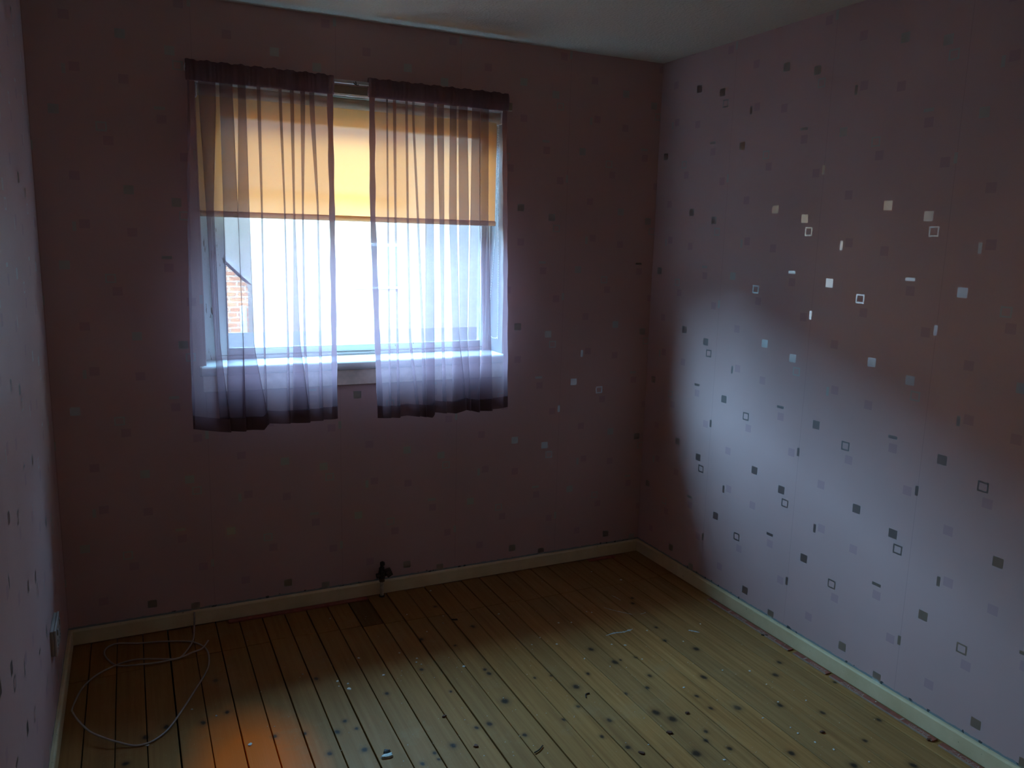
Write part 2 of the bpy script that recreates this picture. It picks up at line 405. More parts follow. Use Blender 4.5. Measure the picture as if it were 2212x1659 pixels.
# floorboards: each its own part, cut over the joist near the window
PITCH = .0901
xk = [XW + .002] + [-2.429 + PITCH * k for k in range(-1, 27)] + [-.003]
def board(x0, x1, y0, y1, mat, dz):
    bm = bmesh.new(); box(bm, x0, x1, y0, y1, -.021, dz, bev=.0012)
    return bobj('floorboard', bm, mat, floor)
for i in range(len(xk) - 1):
    x0, x1 = xk[i], xk[i + 1]
    if x1 - x0 < .012: continue
    gl_ = .0012 + random.random() * .0016; gr_ = .0012 + random.random() * .0014
    mid = (x0 + x1) / 2
    if abs(mid + 1.40) < .05 or abs(mid + 1.22) < .03: gr_ += .0014
    jy = interp(mid, [(-2.6, -.30), (-1.85, -.255), (-1.6, -.27), (-1.35, -.30), (-.7, -.312), (0, -.32)]) + random.uniform(-.008, .008)
    dz = random.uniform(-.0010, .0006); dz2 = dz + random.uniform(-.0012, .0008)
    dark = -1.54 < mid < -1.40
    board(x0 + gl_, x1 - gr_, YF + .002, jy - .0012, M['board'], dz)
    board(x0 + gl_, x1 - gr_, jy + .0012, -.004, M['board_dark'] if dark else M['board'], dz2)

# skirting boards
def skirting(name, p0, p1, nrm, label):
    """profile swept from p0 to p1; nrm points into the room"""
    H, T = .063, .014
    prof = [(0, .004), (T, .004), (T, H - .006), (T - .002, H - .002), (T - .006, H), (0, H)]
    V = []; n = len(prof)
    for k, P in enumerate((p0, p1)):
        for d, z in prof:
            V.append((P[0] + nrm[0] * d, P[1] + nrm[1] * d, z))
    F = [(i, (i + 1) % n, n + (i + 1) % n, n + i) for i in range(n)] + [tuple(range(n - 1, -1, -1)), tuple(range(n, 2 * n))]
    o = obj(name, V, F, M['skirting']); return tag(o, label, kind='structure')
skirting('baseboard_back', (XW, 0), (0, 0), (0, -1), 'cream painted skirting board under the window')
skirting('baseboard_right', (0, 0), (0, YF), (-1, 0), 'cream painted skirting board along the right wall')
skirting('baseboard_left', (XW, YF), (XW, 0), (1, 0), 'cream painted skirting board along the left wall')
skirting('baseboard_front', (0, YF), (XW, YF), (0, 1), 'cream painted skirting board behind the viewer')
tag(boxo('trim_1', (WX0 - .02, WX1 + .02, -.012, 0, 2.1165, 2.150), M['batten'], bev=.002), 'painted batten over the window head', kind='structure')

# ------------------------------------------------------------------ window
win = tag(empty('window_1', ((WX0 + WX1) / 2, .18, WZ0)), 'painted window with peeling frame behind the curtains', kind='structure')
def wpart(name, d, mat, bev=.003):
    bm = bmesh.new(); box(bm, *d, bev=bev)
    o = bobj(name, bm, mat); o.parent = win; o.matrix_parent_inverse = Matrix.Translation(-win.location); return o
FY0, FY1 = .150, .215
wpart('frame_jamb', (WX0, WX0 + .055, FY0, FY1, WZ0, WZ1), M['frame_peel'])
wpart('frame_jamb', (WX1 - .018, WX1, FY0, FY1, WZ0, WZ1), M['frame'])
wpart('frame_head', (WX0 + .055, WX1 - .018, FY0, FY1, WZ1 - .05, WZ1), M['frame'])
wpart('frame_sill', (WX0 + .055, WX1 - .018, FY0, FY1 + .03, WZ0, 1.072), M['frame'])
sx0, sx1, sz0, sz1 = WX0 + .057, WX1 - .020, 1.074, WZ1 - .052
wpart('sash_stile', (sx0, sx0 + .045, FY0 + .012, FY1 - .01, sz0, sz1), M['frame_peel'])
wpart('sash_stile', (sx1 - .020, sx1, FY0 + .012, FY1 - .01, sz0, sz1), M['frame'])
wpart('sash_rail', (sx0 + .045, sx1 - .020, FY0 + .012, FY1 - .01, sz0, 1.098), M['frame'])
wpart('sash_rail', (sx0 + .045, sx1 - .020, FY0 + .012, FY1 - .01, sz1 - .045, sz1), M['frame'])
wpart('glazing_bead', (sx0 + .045, sx1 - .020, FY0 + .006, FY0 + .02, 1.098, 1.104), M['frame'], .001)
wpart('pane', (sx0 + .040, sx1 - .016, FY0 + .030, FY0 + .034, 1.094, sz1 - .04), M['glass'], 0)
# window board with a rounded nose and the apron under it
prof = [(.15, 1.031)] + [(-.012 - .020 * math.cos(a), 1.0395 + .0195 * math.sin(a)) for a in [(-PI / 2 + PI * k / 10) for k in range(11)]] + [(.15, 1.060)]
prof = [(.15, 1.020)] + [(-.012 - .020 * math.cos(-PI / 2 + PI * k / 10), 1.040 + .020 * math.sin(-PI / 2 + PI * k / 10)) for k in range(11)] + [(.15, 1.060)]
bm = bmesh.new(); n = len(prof); rows = []
for x, shr in ((WX0 - .025, .006), (WX0 - .019, 0), (WX1 - .004, 0), (WX1 + .004, .006)):
    rows.append([bm.verts.new((x, y + (shr if y < 0 else 0), z)) for y, z in prof])
for a, b in zip(rows, rows[1:]):
    for i in range(n - 1): bm.faces.new((a[i], b[i], b[i + 1], a[i + 1]))
bm.faces.new(rows[0]); bm.faces.new(rows[-1][::-1])
bmesh.ops.recalc_face_normals(bm, faces=bm.faces)
o = bobj('window_sill', bm, M['sill'], smooth=False); o.parent = win; o.matrix_parent_inverse = Matrix.Translation(-win.location)
wpart('sill_apron', (WX0 - .015, WX1 + .0, -.012, 0.0, .956, 1.021), M['apron'], .002)

# ------------------------------------------------------------------ roller blind
bl = tag(empty('roller_blind', (-1.43, .05, 2.09)), 'yellowish roller blind drawn half way down the window behind the curtains', 'blind')
def bpart(o): o.parent = bl; o.matrix_parent_inverse = Matrix.Translation(-bl.location); return o
bm = bmesh.new(); cyl(bm, (-2.050, .050, 2.092), (-.818, .050, 2.092), .0205, 24)
bpart(bobj('roller_tube', bm, M['roller'], smooth=False))
FBY = .0705
nV = []; nF = []
for i in range(13):
    zz = lerp(2.092, 1.640, i / 12)
    for j in range(25):
        xx = lerp(-2.056, -.816, j / 24)
        nV.append((xx, FBY + .0012 * math.sin(j * .7) * math.sin(i * .5), zz))
for i in range(12):
    for j in range(24):
        k = i * 25 + j; nF.append((k, k + 1, k + 26, k + 25))
bpart(obj('blind_fabric', nV, nF, M['blind'], smooth=True))
bm = bmesh.new(); box(bm, -2.057, -.813, FBY - .007, FBY + .007, 1.629, 1.6515, bev=.005, seg=2)
bpart(bobj('bottom_bar', bm, M['blind_bar']))
for x in (-2.055, -.811):
    bm = bmesh.new(); box(bm, x - .004, x + .004, .022, .085, 2.064, 2.1145, bev=.002)
    cyl(bm, (x - .0045, .050, 2.092), (x + .0045, .050, 2.092), .017, 18)
    bpart(bobj('end_bracket', bm, M['plastic']))
CH = [(-.8085, 2.085), (-.8080, 1.90), (-.807, 1.7285), (-.809, 1.6205), (-.8171, 1.4719), (-.8331, 1.2541), (-.8332, 1.1542), (-.8211, 1.1304), (-.8060, 1.1234)]
# hung clear of the reveal: the loop leans a little into the room
path = [(x, .075, z) for x, z in CH] + [(-.7985 - .006, .045, 1.130), (-.8045, .040, 1.16), (-.8045, .050, 1.5), (-.8050, .075, 2.085)]
pts = spline(path, 40); bm = bmesh.new(); last = None; acc = 0
for q in pts:
    if last is not None and (q - last).length < .0062: continue
    last = q
    bmesh.ops.create_icosphere(bm, subdivisions=1, radius=.0024, matrix=Matrix.Translation(q))
ch = bpart(bobj('bead_chain', bm, M['bead'], smooth=True)); tag(ch, kind='stuff')
V_, F_ = tube(pts[::4], .0008, 5); o = obj('chain_cord', V_, F_, M['bead']); bpart(o)

# ------------------------------------------------------------------ curtain rod and voile curtains
rod = tag(empty('curtain_rod', (-1.45, -.07, 2.152)), 'thin white curtain rod bare between the two purple curtains', 'curtain rod')
def rpart(o): o.parent = rod; o.matrix_parent_inverse = Matrix.Translation(-rod.location); return o
bm = bmesh.new(); box(bm, -2.088, -.842, -.0735, -.0665, 2.1455, 2.1590, bev=.002)
rpart(bobj('rail', bm, M['white_metal']))
for x in (-2.091, -.839):
    bm = bmesh.new(); box(bm, x - .003, x + .003, -.076, 0, 2.143, 2.1615, bev=.0015)
    rpart(bobj('end_bracket', bm, M['white_metal']))
bm = bmesh.new()
cyl(bm, (-1.492, -.0745, 2.151), (-1.478, -.0745, 2.1425), .0018, 8); cyl(bm, (-1.478, -.0745, 2.1425), (-1.4705, -.0745, 2.1455), .0016, 8)
cyl(bm, (-1.482, -.074, 2.157), (-1.479, -.0745, 2.143), .0016, 8)
rpart(bobj('broken_hook', bm, M['rust']))

LEFT = [(-2.0905, -2.1075, -2.1198, -2.122),
 ((-2.0477, -2.0412, -2.0308, -2.0208), (-2.0002, -2.02, -2.0152, -1.992)),
 ((-1.9774, -1.9788, -1.9819, -1.9886), (-1.9406, -1.9373, -1.9346, -1.9356)),
 ((-1.9152, -1.9274, -1.9256, -1.9321), (-1.8935, -1.8954, -1.8937, -1.8553)),
 ((-1.8499, -1.8475, -1.8531, -1.8518), (-1.84, -1.8433, -1.8488, -1.8483)),
 ((-1.7714, -1.7628, -1.7626, -1.7679), (-1.7633, -1.7594, -1.759, -1.7606)),
 ((-1.7298, -1.7281, -1.7367, -1.7407), (-1.7195, -1.7239, -1.7178, -1.6912)),
 ((-1.6911, -1.6947, -1.6989, -1.6875), (-1.6781, -1.6905, -1.6932, -1.682)),
 ((-1.6573, -1.637, -1.6377, -1.6392), (-1.6433, -1.6328, -1.6322, -1.6298)),
 (-1.5709, -1.5692, -1.5689, -1.5693)]
RIGHT = [(-1.4284, -1.4282, -1.4121, -1.4015),
 ((-1.3583, -1.3555, -1.3509, -1.3475), (-1.3538, -1.3516, -1.3469, -1.3435)),
 ((-1.3298, -1.3245, -1.316, -1.3131), (-1.3207, -1.3196, -1.3114, -1.3049)),
 ((-1.279, -1.2726, -1.2614, -1.2288), (-1.2723, -1.2676, -1.2564, -1.2204)),
 ((-1.2509, -1.2299, -1.2051, -1.1975), (-1.2445, -1.2245, -1.1989, -1.187)),
 ((-1.193, -1.1892, -1.1844, -1.1786), (-1.1644, -1.1627, -1.1574, -1.1532)),
 ((-1.1435, -1.1295, -1.1154, -1.1063), (-1.1209, -1.1146, -1.109, -1.0956)),
 ((-1.0868, -1.0847, -1.0622, -1.055), (-1.0648, -1.0608, -1.0417, -1.0109)),
 ((-1.0475, -1.0387, -1.0294, -1.0065), (-1.0179, -1.0068, -1.0062, -.9844)),
 ((-.9879, -.9863, -.9873, -.98), (-.9606, -.9554, -.9495, -.9445)),
 ((-.9526, -.9452, -.9185, -.9355), (-.9224, -.9168, -.8941, -.8847)),
 (-.8332, -.8208, -.8062, -.7991)]
HEM_L = [(-2.1248, .8284), (-1.9845, .808), (-1.8626, .8077), (-1.8478, .8291), (-1.7362, .8225), (-1.5697, .8295)]
HEM_R = [(-1.3999, .8191), (-1.311, .8146), (-1.27, .8198), (-1.1612, .8058), (-1.1486, .8255), (-1.0474, .8143), (-1.0083, .8300), (-.9482, .8157), (-.8853, .8177), (-.7986, .8268)]
LZ = (2.044, 1.667, 1.150, .870)
YC = -.070
def level_x(k, z):
    if z >= LZ[0]: return k[0]
    for i in range(3):
        if z >= LZ[i + 1]: return lerp(k[i], k[i + 1], (LZ[i] - z) / (LZ[i] - LZ[i + 1]))
    return k[3] + (k[3] - k[2]) * .12 * min(1, (LZ[3] - z) / .06)
def lean(x, y, z):
    """the cloth is pushed off the wall by the window board as it comes down"""
    t = min(1, max(0, (2.06 - z) / 1.0)); d = .058 * t * t * (3 - 2 * t)
    k = (3.277 + YC - d) / (3.277 + YC)
    return (-2.3157 + (x + 2.3157) * k, y - d, 1.5615 + (z - 1.5615) * k)
def section(spec, z, top):
    """plan of the cloth at height z: (x, y) points, the same count at every height"""
    grow = lerp(.55, 1.35, (top - z) / 1.35)
    P = [(level_x(spec[0], z), YC)]
    for i, (a, b) in enumerate(spec[1:-1]):
        xa, xb = level_x(a, z), level_x(b, z)
        g_ = .10 * (xb - xa) + .0004; xa -= g_; xb += g_      # room for the rounded turns
        d = min(.016, .0045 + .30 * (xb - xa)) * grow
        px, py = P[-1]
        P.append((lerp(px, xb, .5), lerp(py, YC - d, .5) - .004 * grow * math.sin(i * 1.7 + 1)))
        P += [(lerp(px, xb, .92), YC - d), (xb, YC - d * .8), (xb, YC - d * .3), (lerp(xb, xa, .5), YC), (xa, YC + d * .3), (xa, YC + d * .8), (xa + (xb - xa) * .3, YC + d)]
    ex = level_x(spec[-1], z); px, py = P[-1]
    P += [(lerp(px, ex, .4), lerp(py, YC - .006 * grow, .4)), (lerp(px, ex, .75), YC - .005 * grow), (ex, YC)]
    for _ in range(2):
        Q = [P[0]]
        for (x0, y0), (x1, y1) in zip(P, P[1:]):
            Q += [(lerp(x0, x1, .25), lerp(y0, y1, .25)), (lerp(x0, x1, .75), lerp(y0, y1, .75))]
        Q.append(P[-1]); P = Q
    return P
def curtain(name, spec, hem, ztop, label):
    x0, x1 = spec[0][0], spec[-1][0]
    root = tag(empty(name, ((x0 + x1) / 2, YC, ztop)), label, 'curtain', 'sheer curtains on the window')
    def part(o): o.parent = root; o.matrix_parent_inverse = Matrix.Translation(-root.location); return o
    top = ztop - .070
    def grid(ts, cols, dy, mat, nm, hemrows=None):
        rows = []
        for tq in ts:
            r = []
            ref = section(spec, lerp(top, .82, tq) if hemrows is None else .82 + .055 * tq, top)
            for j in cols:
                x, y = ref[j]; zb = interp(x, hem)
                z = lerp(top, zb, tq) if hemrows is None else zb + .052 * tq
                r.append(lean(x, y + dy, z))
            rows.append(r)
        V = [v for r in rows for v in r]; nC = len(cols)
        F = [(i * nC + j, i * nC + j + 1, (i + 1) * nC + j + 1, (i + 1) * nC + j) for i in range(len(rows) - 1) for j in range(nC - 1)]
        return part(obj(nm, V, F, mat, smooth=True))
    ref = section(spec, 1.6, top); nc = len(ref)
    ts = [i / 30 for i in range(31)]
    grid(ts, list(range(nc)), 0, M['voile'], 'drape')
    grid([0, .34, .67, 1], list(range(nc)), -.0012, M['voile_hem'], 'bottom_hem', True)
    le = [j for j in range(nc // 2) if ref[j][0] < ref[0][0] + .0225]
    if len(le) < 3: le = [0, 1, 2]
    # hems turned on both long edges
    wL = [(ref[0][0])]
    def side(edge, sgn, hw):
        V = []; n_ = 31
        for i in range(n_):
            tq = i / (n_ - 1); zz = lerp(top, .82, tq); s_ = section(spec, zz, top)
            seq = s_ if sgn > 0 else s_[::-1]
            ex, ey = seq[0]; zb = interp(ex, hem); z = lerp(top, zb, tq)
            # sample the cloth at three distances from its edge
            for k in range(4):
                d = hw * k / 3; x = ex + sgn * d
                y = ey
                for (xa, ya), (xb, yb) in zip(seq, seq[1:]):
                    if (xa - x) * sgn <= 0 <= (xb - x) * sgn:
                        y = lerp(ya, yb, (x - xa) / (xb - xa + 1e-9 * sgn)); break
                V.append(lean(x + .0015 * math.sin(tq * 40 + k), y - .0014, z))
        F = [(i * 4 + j, i * 4 + j + 1, (i + 1) * 4 + j + 1, (i + 1) * 4 + j) for i in range(n_ - 1) for j in range(3)]
        part(obj('side_hem', V, F, M['voile_side'], smooth=True))
    wl_, wr_ = (.008, .022) if name.endswith('curtain') and spec is LEFT else (.022, .022)
    side(0, 1, wl_); side(-1, -1, wr_)
    # gathered pocket on the rod: a flattened sleeve puckered along its length
    V = []; nx = 220; ns = 16
    for i in range(nx):
        f = i / (nx - 1); x = lerp(x0 - .004, x1 + .004, f)
        puck = .0022 * math.sin(f * 190 + 2.2 * math.sin(f * 31)) + .0016 * math.sin(f * 83 + 1.0)
        zt = ztop + .0022 * math.sin(f * 57) + .0012 * math.sin(f * 143)
        for k in range(ns):
            a = 2 * PI * k / ns
            V.append((x, YC - (.0105 + puck) * math.cos(a), (zt + top) / 2 + (zt - top) / 2 * math.sin(a) * (1.0 if math.sin(a) > 0 else 1.05)))
    F = [(i * ns + k, i * ns + (k + 1) % ns, (i + 1) * ns + (k + 1) % ns, (i + 1) * ns + k) for i in range(nx - 1) for k in range(ns)]
    part(obj('header', V, F, M['voile_header'], smooth=True))
    return root
curtain('voile_curtain', LEFT, HEM_L, 2.172, 'left purple voile curtain gathered on the rod, hanging below the sill')
curtain('voile_curtain', RIGHT, HEM_R, 2.176, 'right purple voile curtain gathered on the rod, nearer the room corner')

# ------------------------------------------------------------------ radiator pipe stub, socket, cable
rp = tag(empty('radiator_pipe', (-1.372, -.032, 0)), 'cut radiator pipe with corroded valve standing at the skirting below the window', 'pipe')
def ppart(o): o.parent = rp; o.matrix_parent_inverse = Matrix.Translation(-rp.location); return o
bm = bmesh.new(); cyl(bm, (-1.374, -.032, -.02), (-1.374, -.032, .092), .0078, 14); ppart(bobj('pipe', bm, M['copper'], smooth=False))
bm = bmesh.new(); cyl(bm, (-1.374, -.032, .000), (-1.374, -.032, .006), .013, 14); ppart(bobj('pipe_collar', bm, M['rust']))
bm = bmesh.new(); cyl(bm, (-1.374, -.032, .070), (-1.374, -.032, .088), .0125, 6); ppart(bobj('union_nut', bm, M['brass']))
bm = bmesh.new(); cyl(bm, (-1.374, -.032, .086), (-1.374, -.032, .120), .0145, 14); cyl(bm, (-1.398, -.032, .098), (-1.350, -.032, .104), .011, 12)
ppart(bobj('valve_body', bm, M['rust']))
bm = bmesh.new(); cyl(bm, (-1.354, -.032, .103), (-1.331, -.033, .112), .021, 14, .018); ppart(bobj('valve_cap', bm, M['rust']))
bm = bmesh.new(); cyl(bm, (-1.374, -.032, .120), (-1.375, -.032, .134), .0125, 6); cyl(bm, (-1.375, -.032, .134), (-1.372, -.032, .150), .0075, 10); bmesh.ops.create_icosphere(bm, subdivisions=1, radius=.0125, matrix=Matrix.Translation((-1.371, -.032, .152)))
ppart(bobj('valve_spindle', bm, M['rust']))

ws = tag(empty('wall_socket', (XW, -.53, .30)), 'darkened double wall socket low on the left wall near the corner', 'socket')
def spart(o): o.parent = ws; o.matrix_parent_inverse = Matrix.Translation(-ws.location); return o
bm = bmesh.new(); box(bm, XW, XW + .010, -.603, -.457, .258, .342, bev=.003, seg=2); spart(bobj('back_box', bm, M['socket']))
bm = bmesh.new(); box(bm, XW + .010, XW + .017, -.605, -.455, .256, .344, bev=.003, seg=2); spart(bobj('faceplate', bm, M['socket']))
for y in (-.57, -.49):
    bm = bmesh.new(); box(bm, XW + .0165, XW + .0205, y - .006, y + .006, .314, .334, bev=.0015); spart(bobj('switch', bm, M['socket']))
    bm = bmesh.new(); box(bm, XW + .0162, XW + .0174, y - .0025, y + .0025, .290, .299); box(bm, XW + .0162, XW + .0174, y - .016, y - .009, .272, .277); box(bm, XW + .0162, XW + .0174, y + .009, y + .016, .272, .277)
    spart(bobj('pin_holes', bm, M['void']))

CABLE = [(-2.149, -.03), (-2.158, -.112), (-2.176, -.186), (-2.217, -.264), (-2.256, -.258), (-2.328, -.227), (-2.372, -.216), (-2.418, -.226), (-2.471, -.259), (-2.508, -.3), (-2.535, -.355), (-2.551, -.424), (-2.559, -.481), (-2.555, -.52), (-2.535, -.591), (-2.498, -.676), (-2.453, -.729), (-2.42, -.751), (-2.376, -.773), (-2.337, -.776), (-2.307, -.758), (-2.276, -.722), (-2.238, -.645), (-2.184, -.522), (-2.135, -.401), (-2.119, -.316), (-2.123, -.23), (-2.159, -.164), (-2.204, -.134), (-2.28, -.106), (-2.355, -.088), (-2.425, -.06), (-2.463, -.08), (-2.471, -.133), (-2.446, -.208), (-2.415, -.244), (-2.344, -.274), (-2.286, -.282), (-2.217, -.276), (-2.171, -.252), (-2.136, -.235), (-2.111, -.191)]
n = len(CABLE); P = []
for i, (x, y) in enumerate(CABLE):
    z = .0042
    if i == 0: z = .010
    if i == 0: y = -.020
    if 12 <= i <= 18: z = .0042 + .020 * math.sin((i - 12) / 6 * PI)     # the loop springs up off the boards here
    if 36 <= i <= 40: z = .0105
    if i == n - 1: z = .016
    P.append((x, y, z))
V_, F_ = tube([(-2.147, -.0185, .062)] + spline(P, 7), .0031, 8)
tag(obj('cable', V_, F_, M['cable'], smooth=True), 'thin grey cable lying in a loose loop on the boards in the left corner', 'cable')

# ------------------------------------------------------------------ carpet gripper strips with printed lettering and nails
def text_mesh(txt, size):
    cu = bpy.data.curves.new('lettering', 'FONT'); cu.body = txt; cu.size = size; cu.shear = .25
    o = bpy.data.objects.new('lettering', cu); COL.objects.link(o)
    dg = bpy.context.evaluated_depsgraph_get(); me = bpy.data.meshes.new_from_object(o.evaluated_get(dg))
    bpy.data.objects.remove(o); bpy.data.curves.remove(cu); return me
T1, T2 = text_mesh('GRIPPER', .020), text_mesh('ZACREA', .020)
def width(me): return max(v.co.x for v in me.vertices) - min(v.co.x for v in me.vertices)
W1, W2 = width(T1), width(T2)
GT = .0055
def gripper_e(y0, y1, label, letters=True):
    """strip along the right wall, from y0 (far) to y1 (near)"""
    r = tag(empty('carpet_gripper', (-.031, (y0 + y1) / 2, 0)), label, 'carpet gripper', 'carpet gripper strips left on the floor')
    def part(o): o.parent = r; o.matrix_parent_inverse = Matrix.Translation(-r.location); return o
    n_ = 14; V = []; F = []
    for i in range(n_ + 1):
        y = lerp(y0, y1, i / n_); jx = .0008 * math.sin(i * 2.3)
        V += [(-.0455 + jx, y, .0012), (-.0425 + jx, y, GT), (-.0205, y, GT), (-.0175, y, .0012)]
    for i in range(n_):
        k = i * 4
        F += [(k + j, k + 4 + j, k + 5 + j, k + 1 + j) for j in range(3)]
        F.append((k + 3, k + 7, k + 4, k))
    F += [(0, 1, 2, 3), (n_ * 4 + 3, n_ * 4 + 2, n_ * 4 + 1, n_ * 4)]
    part(obj('strip', V, F, M['gripper']))
    bm = bmesh.new(); box(bm, -.0462, -.0418, y1 + .002, y0 - .002, .0014, GT + .0004); part(bobj('raw_edge', bm, M['ply']))
    if letters:
        k0 = -1.193 + .434 * 4
        for q in range(9):
            base = k0 - .434 * q
            for (me, wd, a, b) in ((T1, W1, base - .027, base - .100), (T2, W2, base - .177, base - .277)):
                if a < y0 - .004 and b > y1 + .004:
                    o = bpy.data.objects.new('lettering', me); link(o); o.data.materials.clear(); o.data.materials.append(M['ink'])
                    o.matrix_world = Matrix.Translation((-.0400, a, GT + .0003)) @ Matrix(((0, 1, 0, 0), (-1, 0, 0, 0), (0, 0, 1, 0), (0, 0, 0, 1))) @ Matrix.Diagonal(((a - b) / wd, 1.0, 1, 1))
                    mw = o.matrix_world.copy(); o.parent = r; o.matrix_parent_inverse = Matrix.Translation(-r.location); o.matrix_basis = mw
            if base < y0 - .01 and base > y1 + .01:
                bm = bmesh.new(); box(bm, -.040, -.022, base - .003, base + .003, GT, GT + .0004); part(bobj('printed_bar', bm, M['ink']))
            yn = base - .325
            if yn < y0 - .02 and yn > y1 + .02:
                bm = bmesh.new(); cyl(bm, (-.029, yn, GT), (-.029, yn, GT + .0022), .0028, 8); part(bobj('nail', bm, M['pin']))
    return r
gripper_e(-.62, -1.118, 'faded red carpet gripper strip at the far end of the right skirting')
gripper_e(-1.140, -1.308, 'short red gripper strip printed with one word, between two splits by the right skirting')
gripper_e(-1.322, -1.752, 'long red printed gripper strip beside the right skirting with a split dark end')
gripper_e(-1.772, -3.20, 'nearest red gripper strip along the right skirting, running out of view')
def gripper_n(x0, x1, label):
    r = tag(empty('carpet_gripper', ((x0 + x1) / 2, -.032, 0)), label, 'carpet gripper', 'carpet gripper strips left on the floor')
    def part(o): o.parent = r; o.matrix_parent_inverse = Matrix.Translation(-r.location); return o
    bm = bmesh.new(); box(bm, x0, x1, -.046, -.018, .0012, GT, bev=.0015); part(bobj('strip', bm, M['gripper']))
    bm = bmesh.new(); box(bm, x0 + .002, x1 - .002, -.0465, -.043, .0014, GT + .0004); part(bobj('raw_edge', bm, M['gripper']))
gripper_n(-2.02, -1.440, 'dark red gripper strip on the floor under the window, left of the pipe')
gripper_n(-.315, -.160, 'short red gripper strip on the floor near the far right corner')

# ------------------------------------------------------------------ litter on the boards
def blob(n_, rx, ry, h, seed):
    rr = random.Random(seed); V = [(0, 0, h)]; F = []
    ring = []
    for k in range(n_):
        a = 2 * PI * k / n_; q = rr.uniform(.65, 1.15)
        ring.append((rx * q * math.cos(a), ry * q * math.sin(a)))
    V += [(x, y, 0) for x, y in ring] + [(x * .85, y * .85, h * rr.uniform(.6, 1)) for x, y in ring]
    for k in range(n_):
        k2 = (k + 1) % n_
        F += [(1 + k, 1 + k2, 1 + n_ + k2, 1 + n_ + k), (1 + n_ + k, 1 + n_ + k2, 0)]
    F.append(tuple(1 + k for k in range(n_ - 1, -1, -1)))
    return V, F
FLAKES = [(-1.632, -.158, 4), (-1.157, -.062, 6), (-1.328, -.246, 4), (-1.606, -.517, 7), (-1.717, -.647, 8), (-1.691, -.711, 9), (-1.687, -.678, 6), (-1.554, -.67, 8), (-1.454, -.54, 5), (-1.405, -.605, 5), (-1.416, -.63, 5), (-1.404, -.652, 4), (-1.264, -.728, 8), (-.967, -.388, 6), (-1.191, -.316, 4), (-1.214, -.376, 4), (-1.3, -.42, 3.5), (-1.821, -.551, 4), (-1.72, -.681, 4),
 (-.769, -.558, 6), (-.718, -.575, 5), (-.862, -.714, 6), (-.899, -.641, 4), (-.955, -.68, 4), (-.591, -.529, 5), (-.608, -.515, 4), (-.616, -.826, 7), (-.662, -.8, 5), (-.464, -.758, 6), (-.381, -.891, 4.5), (-.818, -.854, 5), (-.758, -.941, 3.5), (-.383, -1.13, 4.5), (-.29, -1.174, 5), (-.59, -1.169, 5), (-.286, -.289, 7), (-.366, -.153, 4), (-.221, -.796, 4.5), (-.615, -.943, 4), (-.297, -1.27, 4), (-.46, -1.429, 4.5), (-.729, -1.554, 5.5), (-.902, -1.396, 3.5),
 (-.341, -1.375, 4.5), (-.413, -1.541, 5), (-.398, -1.6, 6), (-.372, -1.652, 5), (-.319, -1.742, 4.5), (-.413, -1.507, 4), (-.243, -1.407, 5), (-2.20, -.63, 5), (-2.13, -.70, 5), (-2.34, -.78, 7), (-2.05, -.90, 8)]
ORD = 'first second third fourth fifth sixth seventh eighth ninth tenth eleventh twelfth thirteenth'.split()
ci = camo.matrix_world.inverted()
def px(x, y):
    q = ci @ Vector((x, y, 0)); return 1106 + 1730.34 * q.x / -q.z, 829.5 - 1730.34 * q.y / -q.z
def zone(x, y):
    u, v = px(x, y)
    if v < 1400: return 'on the far boards left of the room corner' if u < 1180 else 'on the far boards below the room corner'
    if u < 700: return 'on the orange-brown boards at the left'
    if u < 1020: return 'on the boards below the pipe'
    if u < 1330: return 'on the middle boards'
    if u < 1560: return 'on the boards around the longest smear'
    return 'on the boards nearest the right skirting'
zones = {}
for i, (x, y, r) in enumerate(FLAKES): zones.setdefault(zone(x, y), []).append((px(x, y)[0], i))
rank = {i: (ORD[k], zn) for zn, l in zones.items() for k, (_, i) in enumerate(sorted(l))}
for i, (x, y, r) in enumerate(FLAKES):
    V_, F_ = blob(7, r * .001 * 1.0, r * .001 * .8, .0014, i)
    o = obj('paint_flake', V_, F_, M['flake']); o.location = (x, y, .0006); o.rotation_euler = (0, 0, random.uniform(0, 6))
    tag(o, '%s white paint flake from the left %s' % (rank[i][0], rank[i][1]), 'paint flake', 'white paint flakes on the floorboards')
rr = random.Random(4); V = []; F = []
for k in range(420):
    x = -.05 - 1.95 * rr.random() ** .75; y = -.12 - 1.75 * rr.random()
    if px(x, y)[1] > 1700: continue
    r = .0008 + .0016 * rr.random() ** 3; n0 = len(V)
    for q in range(5):
        a_ = 2 * PI * q / 5 + rr.random(); V.append((x + r * math.cos(a_), y + r * .8 * math.sin(a_), .0008))
    V.append((x, y, .0018)); F += [(n0 + q, n0 + (q + 1) % 5, n0 + 5) for q in range(5)]
tag(obj('paint_specks', V, F, M['flake']), 'fine white specks of paint dust strewn over the boards', 'paint specks', kind='stuff')
def smear(pts, w, label, name='paint_smear'):
    P = spline([(x, y, .0008) for x, y in pts], 6); V = []; F = []
    rr = random.Random(len(pts) * 31 + int(w * 1e5)); n_ = len(P)
    for i, p_ in enumerate(P):
        t_ = (P[min(i + 1, n_ - 1)] - P[max(i - 1, 0)]).normalized(); nn = Vector((-t_.y, t_.x, 0))
        ww = w * rr.uniform(.35, 1.1) * min(1, .25 + 4 * min(i, n_ - 1 - i) / n_)
        V += [tuple(p_ + nn * ww), tuple(p_ + Vector((0, 0, .0007))), tuple(p_ - nn * ww)]
    for i in range(n_ - 1):
        k = i * 3; F += [(k, k + 3, k + 4, k + 1), (k + 1, k + 4, k + 5, k + 2)]
    tag(obj(name, V, F, M['smear']), label, 'paint smear')
smear([(-.645, -.730), (-.600, -.724), (-.56, -.731), (-.512, -.724)], .0075, 'longest white paint smear across the boards towards the right')
